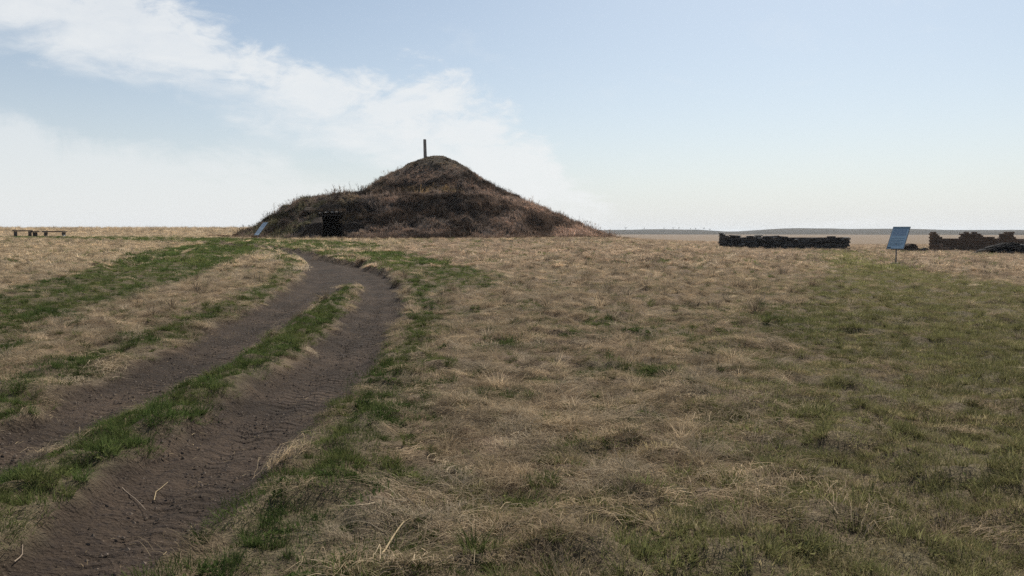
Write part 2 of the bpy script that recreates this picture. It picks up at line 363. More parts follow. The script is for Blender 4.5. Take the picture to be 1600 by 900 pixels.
# ------------------------------------------------------------------ burial mound
def build_mound():
    root = empty('burial_mound', (MC[0], MC[1], 1.1))
    tag(root, 'large conical earth mound overgrown with dead weeds, with a stone entrance', 'mound')
    t = NT('mound_earth'); P = t.pos(); n = t.noise(0.8, 6, 0.6, P); n2 = t.noise(6, 5, 0.65, P)
    c = t.mix(t.ramp(n, 0.3, 0.7), (0.048, 0.039, 0.032), (0.085, 0.066, 0.050)); c = t.mix(t.ramp(n2, 0.5, 0.72, 0, 0.8), c, (0.115, 0.086, 0.062))
    t.bsdf(c, 0.95, t.math('ADD', n2, n), 0.16, 1.0, 0.1)
    xs = np.concatenate([np.arange(-28, -17, 0.25), np.arange(-17, -11, 0.09), np.arange(-11, 13, 0.22)])
    ys = np.concatenate([np.arange(56, 58, 0.25), np.arange(58, 65.2, 0.1), np.arange(65.2, 97, 0.25)])
    X, Y = np.meshgrid(xs, ys); m = mound(X, Y); Z = terrain(X, Y) + m - 0.02
    V = np.stack([X.ravel() - MC[0], Y.ravel() - MC[1], Z.ravel() - 1.1], 1); i = np.arange(X.size).reshape(X.shape)
    Q = np.stack([i[:-1, :-1].ravel(), i[:-1, 1:].ravel(), i[1:, 1:].ravel(), i[1:, :-1].ravel()], 1)
    keep = (m.ravel()[Q].max(1) > -0.3)
    q = Q[keep]; u, inv = np.unique(q, return_inverse=True)
    b = grid_mesh('mound_body', V[u], inv.reshape(-1, 4), t.mat); b.parent = root
    # entrance: clay wing walls, roof slabs over the passage, earth cap on the slabs
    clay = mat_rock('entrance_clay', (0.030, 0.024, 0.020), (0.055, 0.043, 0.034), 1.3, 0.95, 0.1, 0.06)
    zb = float(terrain(-13.8, 60)) - 1.1 - 0.05
    def wing(x0, x1, y0, y1, prof, flip):
        """solid with a rounded top: prof gives (share across, height)"""
        n = 14; vs = []; 
        for j, yy in enumerate(np.linspace(y0, y1, 7)):
            f = ss(0, 0.55, np.array((yy - y0) / (y1 - y0)))
            for k in range(n):
                s = k / (n - 1); h = np.interp(s, [p[0] for p in prof], [p[1] for p in prof]) * (0.72 + 0.28 * f)
                xx = x0 + (x1 - x0) * s - 0.27 * (yy - 61)
                h += (fbm(np.array(xx * 2.0), np.array(yy * 2.0), 61) - 0.5) * 0.16
                vs.append((xx - MC[0], yy - MC[1] + 0.25 * math.sin(s * 3.1) * (1 if j == 0 else 0) * -1, zb + float(h)))
        base = len(vs)
        for j, yy in enumerate(np.linspace(y0, y1, 7)):
            for k in range(n): vs.append((x0 + (x1 - x0) * k / (n - 1) - 0.27 * (yy - 61) - MC[0], yy - MC[1], zb - 0.2))
        fs = []
        for j in range(6):
            for k in range(n - 1): a = j * n + k; fs.append((a, a + 1, a + n + 1, a + n))
        for k in range(n - 1): fs.append((k + 1, k, base + k, base + k + 1)); a = 6 * n + k; fs.append((a, a + 1, base + a + 1, base + a))
        for j in range(6):
            a = j * n; fs.append((a, a + n, base + a + n, base + a)); a = j * n + n - 1; fs.append((a + n, a, base + a, base + a + n))
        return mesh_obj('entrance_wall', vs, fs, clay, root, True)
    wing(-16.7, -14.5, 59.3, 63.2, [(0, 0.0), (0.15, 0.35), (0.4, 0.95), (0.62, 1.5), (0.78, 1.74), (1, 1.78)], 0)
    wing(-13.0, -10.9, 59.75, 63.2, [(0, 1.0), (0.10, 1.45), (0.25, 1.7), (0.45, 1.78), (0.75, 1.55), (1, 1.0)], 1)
    slab = mat_rock('roof_slab_stone', (0.20, 0.18, 0.16), (0.42, 0.385, 0.34), 2.0, 0.85, 0.3, 0.03)
    x = -14.75
    for k in range(5):
        w = random.uniform(0.36, 0.52)
        o = stone_obj('roof_slab', (w / 2 * 1.02, 1.0, 0.055 + 0.02 * random.random()), slab, root, k + 3)
        o.location = (x - 0.2 + w / 2 - MC[0], 62.2 - MC[1] + random.uniform(-0.1, 0.1), zb + 2.05 + random.uniform(-0.02, 0.03) + 0.02 * k); o.rotation_euler = (R(random.uniform(-3, 3)), R(random.uniform(-3, 3)), R(random.uniform(-4, 4)))
        x += w
    for k in range(4):
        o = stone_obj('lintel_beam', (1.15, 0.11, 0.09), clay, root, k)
        o.location = (-13.98 - 0.135 * k - MC[0], 61.5 + 0.5 * k - MC[1], zb + 1.9); o.rotation_euler = (0, R(random.uniform(-1.5, 1.5)), 0)
    # earth laid over the slabs, from just behind their front edge back into the mound
    gx = np.arange(-16.1, -12.6, 0.13); gy = np.arange(61.75, 65.6, 0.13); GX, GY = np.meshgrid(gx, gy)
    top = np.maximum(mound_raw(GX, GY), 2.16 + 0.25 * ss(61.75, 62.3, GY)) + 0.03
    Zt = terrain(GX, GY) + top - 1.1
    Zb = np.full_like(Zt, zb + 2.09)
    Zt = np.maximum(Zt, Zb + 0.02)
    vt = np.stack([GX.ravel() - MC[0], GY.ravel() - MC[1], Zt.ravel()], 1); vb = np.stack([GX.ravel() - MC[0], GY.ravel() - MC[1], Zb.ravel()], 1)
    ny, nx = GX.shape; i = np.arange(GX.size).reshape(GX.shape); nn = GX.size
    q = np.stack([i[:-1, :-1].ravel(), i[:-1, 1:].ravel(), i[1:, 1:].ravel(), i[1:, :-1].ravel()], 1)
    side = [(i[0, k + 1], i[0, k], i[0, k] + nn, i[0, k + 1] + nn) for k in range(nx - 1)] + [(i[k, 0], i[k + 1, 0], i[k + 1, 0] + nn, i[k, 0] + nn) for k in range(ny - 1)] + [(i[k + 1, nx - 1], i[k, nx - 1], i[k, nx - 1] + nn, i[k + 1, nx - 1] + nn) for k in range(ny - 1)]
    cap = grid_mesh('earth_cap', np.concatenate([vt, vb]), np.concatenate([q, q[:, ::-1] + nn, np.array(side)]), t.mat); cap.parent = root

# ------------------------------------------------------------------ stones
_stones = {}
def stone_mesh(seed, mat):
    """irregular flat stone, unit half-extents, faceted with worn edges"""
    key = (seed, mat.name)
    if key in _stones: return _stones[key]
    rd = random.Random(seed * 77 + 5); bm = bmesh.new(); pts = []
    for z, ins in ((-1, 0.12), (-0.55, 0), (0.5, 0.02), (1, 0.14)):
        for a in range(7):
            th = a / 7 * 2 * math.pi + rd.uniform(-0.25, 0.25)
            c, s = math.cos(th), math.sin(th); k = 1 / max(abs(c), abs(s)) ** 0.75
            rr = (1 - ins) * rd.uniform(0.86, 1.0)
            pts.append(bm.verts.new((c * k * rr * 0.97, s * k * rr * 0.97, z * rd.uniform(0.88, 1))))
    r = bmesh.ops.convex_hull(bm, input=pts)
    bmesh.ops.delete(bm, geom=[v for v in bm.verts if not v.link_faces], context='VERTS')
    bmesh.ops.recalc_face_normals(bm, faces=bm.faces)
    me = bpy.data.meshes.new('stone'); bm.to_mesh(me); bm.free(); me.materials.append(mat); _stones[key] = me; return me
def stone_obj(name, half, mat, parent, seed):
    o = bpy.data.objects.new(name, stone_mesh(seed % 12, mat)); COL.objects.link(o); o.scale = half
    if parent: o.parent = parent
    return o
build_mound()

# ------------------------------------------------------------------ post on the summit
def prism(verts2, z0, z1): pass
def box_mesh(bm, c, s, rot=None, bevel=0.0):
    g = bmesh.ops.create_cube(bm, size=1.0)
    for v in g['verts']:
        p = Vector((v.co.x * s[0], v.co.y * s[1], v.co.z * s[2]))
        if rot is not None: p = rot @ p
        v.co = p + Vector(c)
    if bevel:
        es = list({e for v in g['verts'] for e in v.link_edges})
        bmesh.ops.bevel(bm, geom=es, offset=bevel, segments=2, affect='EDGES', profile=0.6)
def box_obj(name, c, s, mat, parent, rot=None, bevel=0.006):
    bm = bmesh.new(); box_mesh(bm, c, s, rot, bevel); me = bpy.data.meshes.new(name); bm.to_mesh(me); bm.free(); me.materials.append(mat)
    o = bpy.data.objects.new(name, me); COL.objects.link(o)
    if parent: o.parent = parent
    return o
M_POST = mat_wood('weathered_post', (0.17, 0.15, 0.135), (0.32, 0.29, 0.26))
def build_post():
    x, y = -8.42, 78.0; z = float(terrain(x, y) + mound(x, y))
    bm = bmesh.new(); n = 10; rings = []
    for k, (h, r) in enumerate(((-0.3, 0.165), (0.3, 0.165), (0.9, 0.155), (1.5, 0.150), (1.78, 0.148), (1.82, 0.12))):
        rings.append([bm.verts.new((r * math.cos(a / n * 6.283) * (1 + 0.05 * math.sin(a * 2.4)) - 0.022 * h, r * math.sin(a / n * 6.283), h)) for a in range(n)])
    for a, b in zip(rings[:-1], rings[1:]):
        for i in range(n): bm.faces.new((a[i], a[(i + 1) % n], b[(i + 1) % n], b[i]))
    bm.faces.new(rings[-1]); bm.faces.new(rings[0][::-1])
    me = bpy.data.meshes.new('wooden_post'); bm.to_mesh(me); bm.free(); me.materials.append(M_POST)
    o = bpy.data.objects.new('wooden_post', me); COL.objects.link(o); o.location = (x, y, z)
    tag(o, 'grey upright post standing on the summit of the mound', 'post')
build_post()

# ------------------------------------------------------------------ information boards
def build_board(x, y, w, h, tilt, facing, zlow, label):
    """tilted panel on a post; facing: heading of the panel's face in degrees from -Y towards -X"""
    z = float(ground_z(np.array(x), np.array(y))); root = empty('information_board', (x, y, z), -R(facing))
    tag(root, label, 'sign')
    face = NT('board_print'); P = face.obj()
    s = face.n('ShaderNodeSeparateXYZ'); face.l(P, s.inputs[0])
    n = face.noise(9, 3); face.bsdf(face.mix(face.ramp(n, 0.3, 0.7), (0.30, 0.42, 0.52), (0.36, 0.48, 0.57)), 0.28, None, spec=0.5)
    steel = mat_plain('galvanised_steel', (0.16, 0.16, 0.165), 0.5, 0.7); frame = mat_plain('board_edge', (0.22, 0.25, 0.27), 0.5)
    rot = Matrix.Rotation(-R(90 - tilt), 3, 'X')      # local panel: x across, z up the face
    up = rot @ Vector((0, 0, 1)); nrm = rot @ Vector((0, -1, 0)); c = Vector((0, 0, zlow)) + up * (h / 2)
    pn = box_obj('panel', (0, 0, 0), (w, 0.012, h), face.mat, root, None, 0.002); pn.matrix_local = Matrix.Translation(c) @ rot.to_4x4()
    for a, b, sx, sz in ((0, h / 2, w + 0.03, 0.025), (0, -h / 2, w + 0.03, 0.025), (w / 2, 0, 0.025, h - 0.03), (-w / 2, 0, 0.025, h - 0.03)):
        box_obj('frame_bar', (a, 0.004, b), (sx, 0.03, sz), frame, pn, None, 0.003)
    ink = mat_plain('print_pale', (0.50, 0.60, 0.66), 0.4); dark = mat_plain('print_dark', (0.02, 0.025, 0.03), 0.4); tx = mat_plain('print_grey', (0.17, 0.25, 0.32), 0.4)
    box_obj('heading_strip', (0, -0.008, h * 0.445), (w * 0.92, 0.004, h * 0.06), tx, pn, None, 0)
    box_obj('dark_mark', (-w * 0.36, -0.008, -h * 0.445), (w * 0.2, 0.004, h * 0.04), dark, pn, None, 0)
    rd = random.Random(5)
    for k in range(13):
        zz = h * (0.02 - 0.032 * k); ww = w * rd.uniform(0.6, 0.84)
        box_obj('text_line', (-w * 0.43 + ww / 2, -0.008, zz), (ww, 0.004, h * 0.011), ink if k in (0, 3, 7) else tx, pn, None, 0)
    box_obj('picture', (-0.02 * w, -0.008, h * 0.24), (w * 0.8, 0.004, h * 0.30), tx_pic, pn, None, 0)
    ptop = (c - up * h * 0.28).z; py = (c - up * h * 0.28).y
    bm = bmesh.new(); bmesh.ops.create_cone(bm, cap_ends=True, segments=12, radius1=0.028, radius2=0.028, depth=ptop + 0.3, matrix=Matrix.Translation((0, py, (ptop - 0.3) / 2)))
    me = bpy.data.meshes.new('post'); bm.to_mesh(me); bm.free(); me.materials.append(steel); o = bpy.data.objects.new('post', me); COL.objects.link(o); o.parent = root
    box_obj('bracket', (0, py - 0.01, zlow - 0.02), (w * 0.6, 0.04, 0.05), steel, root, None, 0.004)
    box_obj('brace', (0.0, py, 0.13), (0.42, 0.05, 0.03), steel, root, None, 0.004)
    return root
tx_pic = mat_plain('print_picture', (0.25, 0.34, 0.44), 0.4)
build_board(15.66, 32.6, 0.68, 1.05, 58, 50, 0.72, 'pale blue tilted information board on a post in the grass between wall and ruin')
build_board(-19.0, 59.3, 0.95, 1.2, 52, 52, 0.30, 'blue tilted information board at the left foot of the mound')

# ------------------------------------------------------------------ dry stone wall
M_DARKSTONE = mat_rock('dark_schist', (0.035, 0.033, 0.032), (0.115, 0.107, 0.10), 2.5, 0.9, 1.1, 0.03)
M_PALESTONE = mat_rock('pale_capstone', (0.17, 0.16, 0.15), (0.34, 0.32, 0.29), 2.5, 0.85, 0.4, 0.03)
def build_wall():
    ax, ay, bx, by = 14.95, 57.5, 24.55, 58.2
    L = math.hypot(bx - ax, by - ay); rz = math.atan2(by - ay, bx - ax)
    z0 = float(terrain(ax, ay)); z1 = float(terrain(bx, by))
    root = empty('stone_wall', (ax, ay, z0), rz); tag(root, 'low dark dry stone wall of flat slabs standing alone in the field', 'wall')
    rd = random.Random(3); n = 0; course = 0; z = -0.06; tops = np.full(400, -0.06)
    core = box_obj('wall_core', (L / 2, 0, 0.36), (L - 0.3, 0.3, 0.84), M_DARKSTONE, root)
    while z < 1.17:
        th = rd.uniform(0.075, 0.125); x = -rd.uniform(0.0, 0.12)
        while x < L - 0.1:
            w = rd.uniform(0.3, 0.72); w = min(w, L - x + 0.08)
            zz = z + (z1 - z0) * (x / L) + rd.uniform(-0.012, 0.012)
            if z > 0.92 and rd.random() < 0.25: x += w; continue
            mat = M_PALESTONE if (z > 0.88 and rd.random() < 0.2) or rd.random() < 0.02 else M_DARKSTONE
            b0, b1 = max(0, int((x + w * .2) / .05)), max(1, int((x + w * .8) / .05)); rest = float(np.median(tops[b0:b1 + 1])); zz = min(zz, rest - 0.008 + (z1 - z0) * (x / L)); tops[b0:b1 + 1] = zz - (z1 - z0) * (x / L) + th
            o = stone_obj('stone', (w / 2 * 1.03, 0.30 + rd.uniform(-0.05, 0.03), th / 2 * 1.06), mat, root, rd.randrange(12))
            o.location = (x + w / 2, rd.uniform(-0.09, 0.06), zz + th / 2); o.rotation_euler = (R(rd.uniform(-3, 3)), R(rd.uniform(-4, 4)), R(rd.uniform(-6, 6) + (180 if rd.random() < 0.5 else 0)))
            x += w + rd.uniform(0, 0.02); n += 1
        z += th
    # the return leg running back at the right end, and a few stones fallen at its foot
    for k in range(44):
        yy = 0.5 + 0.42 * (k % 5) + rd.uniform(-.05, .05); c = k // 5
        o = stone_obj('stone', (0.28, 0.25, 0.058), M_DARKSTONE, root, rd.randrange(12)); o.location = (L - 0.2 + rd.uniform(-.05, .05), yy, (z1 - z0) + 0.05 + c * 0.1 - 0.08 * (k % 5 > 2)); o.rotation_euler = (0, 0, R(rd.uniform(0, 360)))
    for k in range(9):
        o = stone_obj('stone', (rd.uniform(.1, .22), rd.uniform(.1, .16), .06), M_PALESTONE if k % 3 == 0 else M_DARKSTONE, root, rd.randrange(12))
        o.location = (rd.choice((rd.uniform(-.5, -.1), L + rd.uniform(.1, .5))), rd.uniform(-.3, .6), 0.04); o.location.z += (z1 - z0) * (o.location.x > 1)
        o.rotation_euler = (R(rd.uniform(-15, 15)), R(rd.uniform(-15, 15)), R(rd.uniform(0, 360)))
    print('wall stones', n)
build_wall()

# ------------------------------------------------------------------ ruined building
def build_ruin():
    t = NT('adobe_block'); r = t.rnd(); n = t.noise(3, 5, 0.6); f = t.noise(22, 4, 0.6)
    c = t.mix(t.ramp(n, 0.3, 0.7), (0.13, 0.094, 0.072), (0.20, 0.148, 0.112)); h = t.n('ShaderNodeHueSaturation'); t.l(c, h.inputs['Color']); t.l(t.math('ADD', 0.8, t.math('MULTIPLY', r, 0.4)), h.inputs['Value'])
    t.bsdf(h.outputs[0], 0.95, t.math('ADD', n, f), 0.03, 1, 0.1); mat = t.mat
    Y = 60.5; z0 = float(terrain(35, Y)) - 0.02; k = Y / 1244.4
    X = lambda px: (px - 800) * k
    root = empty('ruined_building', (X(1453), Y, z0)); tag(root, 'roofless brown ruined building with a jagged stepped wall top', 'ruin')
    top = lambda px: np.interp(px, [1452, 1458, 1459, 1463, 1464, 1468, 1470, 1496, 1500, 1503, 1511, 1514, 1516.5, 1518, 1527, 1530, 1535, 1556, 1560, 1565, 1569, 1577, 1580, 1583], [360.5, 360.5, 363, 363.5, 367, 368, 370.5, 370.5, 367, 361.5, 361.5, 364, 368, 362.5, 362.5, 366, 369.5, 370.5, 367, 364, 360, 360, 364, 371])
    rd = random.Random(9); z = 0.0; row = 0; n = 0
    def block(x, y, zz, sx, sy, sz, rz=0):
        o = stone_obj('block', (sx / 2 * 1.02, sy / 2, sz / 2 * 1.02), mat, root, rd.randrange(12)); o.location = (x, y, zz + sz / 2); o.rotation_euler = (0, R(rd.uniform(-1.5, 1.5)), rz + R(rd.uniform(-2, 2)))
    W = X(1583) - X(1452)
    while z < 1.75:
        th = 0.125; x = -0.12 * (row % 2)
        while x < W:
            w = rd.uniform(0.24, 0.40); px = 1453 + (x + w / 2) / k
            ztop = EYE + (362 - float(top(px))) * k - z0
            if z + th * 0.6 < ztop: block(x + w / 2, rd.uniform(-.02, .02), z - 0.03, min(w, W - x + .1), 0.55, th); n += 1
            x += w
        z += th; row += 1
    # solid core, set back behind the block faces, so no light passes through the joints
    pxs = list(np.arange(1453, 1582.1, 1.5)); vs = []; fs = []
    for px in pxs:
        zt = EYE + (362 - float(top(px))) * k - z0 - 0.16; x = (px - 1453) * k
        vs += [(x, -0.16, -.1), (x, -0.16, zt), (x, 0.16, zt), (x, 0.16, -.1)]
    for i in range(len(pxs) - 1):
        a = i * 4
        for j in range(4): fs.append((a + j, a + (j + 1) % 4, a + 4 + (j + 1) % 4, a + 4 + j))
    fs += [(3, 2, 1, 0), tuple(len(vs) - 4 + j for j in range(4))]
    mesh_obj('wall_core', vs, fs, mat, root)
    # side walls running back and a lower rear wall
    for xx, hh in ((0.1, 1.5), (W - 0.2, 1.25)):
        for c in range(int(hh / 0.26)):
            for j in range(7): 
                if c > 3 and rd.random() < .3: continue
                block(xx + 0.64 * (0.55 + j * 0.6), 0.55 + j * 0.6, c * 0.26, 0.72, 0.45, 0.27, R(57.4))
    for c in range(4):
        for j in range(12): block(W + 0.3 + j * 0.6, 3.4, c * 0.27 - .05, 0.62, 0.45, 0.28)
    for j in range(3):
        for c in range(3 - (j > 1)): block(-0.05 + j * 0.42, -0.75 + 0.05 * c, c * 0.24 - .04, 0.46, 0.5, 0.25)
    print('ruin blocks', n)
build_ruin()

# ------------------------------------------------------------------ stone heaps
def build_heap(name, label, x, y, rx, ry, h, count, seed, mat, pale, size, peak=0.5):
    z = float(terrain(x, y)); root = empty(name, (x, y, z)); tag(root, label, 'stone heap'); rd = random.Random(seed)
    body = []; n = 18; fs = []; rings = ((1.0, -0.1), (0.86, 0.22), (0.6, 0.55), (0.3, 0.78), (0.0, 0.88))
    for s, hh in rings:
        for a in range(n): th = a / n * 6.283; body.append((s * rx * 0.92 * math.cos(th) + peak * (1 - s) * rx * 0.3, s * ry * 0.92 * math.sin(th), hh * h))
    for i in range(len(rings) - 1):
        for a in range(n): fs.append((i * n + a, i * n + (a + 1) % n, (i + 1) * n + (a + 1) % n, (i + 1) * n + a))
    mesh_obj('packed_core', body, fs, mat, root)
    for k in range(count):
        s = math.sqrt(rd.uniform(0.0, 1.0)); th = rd.uniform(0, 6.283); hh = np.interp(s, [0, 0.3, 0.6, 0.86, 1], [0.9, 0.8, 0.56, 0.24, 0.0]) * h
        o = stone_obj('slab', (size * rd.uniform(.6, 1.2), size * rd.uniform(.5, .8), size * rd.uniform(.1, .2)), M_PALESTONE if (s < 0.45 and rd.random() < pale) else mat, root, rd.randrange(12))
        o.location = (s * rx * math.cos(th) + peak * (1 - s) * rx * 0.3, s * ry * math.sin(th), hh + rd.uniform(-.03, .05))
        sl = math.atan2(h, rx) * 0.7
        o.rotation_euler = (R(rd.uniform(-6, 6)) - sl * math.sin(th) * -1 * 0.6, sl * math.cos(th), R(rd.uniform(0, 360)) * 0 + rd.uniform(-.4, .4))
build_heap('stone_tomb', 'low dark heap of flat stone slabs in front of the ruin', 32.6, 52.4, 2.15, 1.5, 0.86, 170, 21, mat_rock('black_slab', (0.014, 0.013, 0.013), (0.045, 0.042, 0.040), 2.5, 0.9, 0.8), 0.06, 0.30, 0.1)
build_heap('rubble_heap', 'small pointed brown rubble heap just right of the information board', 27.95, 56.0, 0.70, 0.6, 0.66, 40, 22, mat_rock('brown_rubble', (0.04, 0.032, 0.028), (0.10, 0.078, 0.062), 2.5, 0.9, 0.5), 0.0, 0.24, 0.3)
build_heap('rubble_heap', 'flat scatter of grey rubble at the left end of the ruin', 29.55, 57.2, 0.75, 0.5, 0.28, 30, 23, M_DARKSTONE, 0.5, 0.2, 0.2)

# ------------------------------------------------------------------ benches on the left
M_BENCH = mat_wood('old_bench_wood', (0.055, 0.045, 0.038), (0.13, 0.11, 0.09))
def build_bench(x, y, rz, L, w, h, leg, label, lean=0):
    z = float(ground_z(np.array(x), np.array(y))); root = empty('plank_bench', (x, y, z), rz); tag(root, label, 'bench', 'plank benches by the track')
    half = w / 2
    for s in (-1, 1): box_obj('seat_plank', (0, s * half / 2, h - 0.05), (L, half - 0.012, 0.10), M_BENCH, root, None, 0.008)
    for s in (-1, 1):
        bm = bmesh.new(); box_mesh(bm, (s * (L / 2 - 0.22), 0, (h - 0.06 - 0.1) / 2 - 0.05), (leg, w * 0.8, h - 0.06 + 0.1 - 0.004), None, 0.02)
        me = bpy.data.meshes.new('leg'); bm.to_mesh(me); bm.free(); me.materials.append(M_BENCH); o = bpy.data.objects.new('leg', me); COL.objects.link(o); o.parent = root
build_bench(-39.75, 69.4, 0.0, 2.0, 0.42, 0.54, 0.17, 'long plank bench standing apart, right of the other two benches')
build_bench(-42.35, 69.1, R(32), 1.5, 0.5, 0.60, 0.26, 'broad thick-legged plank bench, leftmost of the three')
build_bench(-42.0, 70.3, R(38), 0.62, 0.36, 0.50, 0.16, 'short plank bench tucked behind the broad one')
o = stone_obj('white_stone', (0.10, 0.09, 0.11), mat_plain('chalk_white', (0.72, 0.71, 0.68), 0.8), None, 4)
o.location = (-38.72, 69.0, float(ground_z(np.array(-38.72), np.array(69.0))) + 0.08); tag(o, 'small white stone at the right leg of the long bench', 'stone')

# ------------------------------------------------------------------ trees on the far hills
def build_trees():
    bark = mat_plain('bark', (0.09, 0.075, 0.06), 0.9)
    t = NT('far_leaves'); t.bsdf(t.mix(t.rnd(), (0.05, 0.055, 0.035), (0.09, 0.085, 0.06)), 0.9, None, spec=0.1); leaf = t.mat
    hills = bpy.data.objects['hills']; bpy.context.view_layer.update()
    spots = [(977, 7.5, 'tall bare tree, leftmost on the far hill crest'), (1006, 4.5, 'small tree on the far hill crest, second from the mound'), (1037, 3.6, 'tiny tree on the far hill crest, third from the mound'), (1051, 4.4, 'round tree on the far hill crest, left of the broad one'), (1060, 5.2, 'broad dark tree near the middle of the far hill crest'),
             (1078, 3.2, 'lone low tree on the far hill right of the broad one'), (1086, 3.6, 'thin tree on the right slope of the far hill crest'), (1099, 6.0, 'tall thin tree on the right slope of the far hill crest'), (1108, 4.2, 'last tree on the far hill crest before the stone wall')]
    for i, (px, h, label) in enumerate(spots):
        rd = random.Random(100 + i); a = math.atan((px - 800) / 1244.4); D = 2060 / 1.0
        x, y = D * math.sin(a), D * math.cos(a)
        ok, loc, nrm, idx = hills.ray_cast(Vector((x, y, 500)), Vector((0, 0, -1)))
        root = empty('crest_tree', (x, y, loc.z if ok else 0)); tag(root, label, 'tree', 'trees on the far hill crest')
        bm = bmesh.new(); 
        def limb(p, q, r0, r1):
            d = (q - p); bmesh.ops.create_cone(bm, cap_ends=True, segments=6, radius1=r0, radius2=r1, depth=d.length, matrix=Matrix.Translation((p + q) / 2) @ d.to_track_quat('Z', 'Y').to_matrix().to_4x4())
        limb(Vector((0, 0, -0.5)), Vector((0.1, 0, h * 0.55)), 0.28, 0.18)
        tips = []
        for k in range(6):
            q = Vector((rd.uniform(-.32, .32) * h, rd.uniform(-.3, .3) * h, h * rd.uniform(0.55, 0.95))); limb(Vector((0.05, 0, h * rd.uniform(.3, .55))), q, 0.13, 0.05); tips.append(q)
        me = bpy.data.meshes.new('trunk'); bm.to_mesh(me); bm.free(); me.materials.append(bark); o = bpy.data.objects.new('trunk', me); COL.objects.link(o); o.parent = root
        vs = []; fs = []
        for k in range(260):
            c = rd.choice(tips) + Vector((rd.gauss(0, .12), rd.gauss(0, .12), rd.gauss(0, .1))) * h; s = rd.uniform(.12, .3)
            u = Vector((rd.gauss(0, 1), rd.gauss(0, 1), rd.gauss(0, 1))).normalized(); w = u.orthogonal().normalized(); b = len(vs)
            vs += [c + u * s, c + w * s * .7, c - u * s, c - w * s * .7]; fs.append((b, b + 1, b + 2, b + 3))
        mesh_obj('crown', vs, fs, leaf, root)
build_trees()

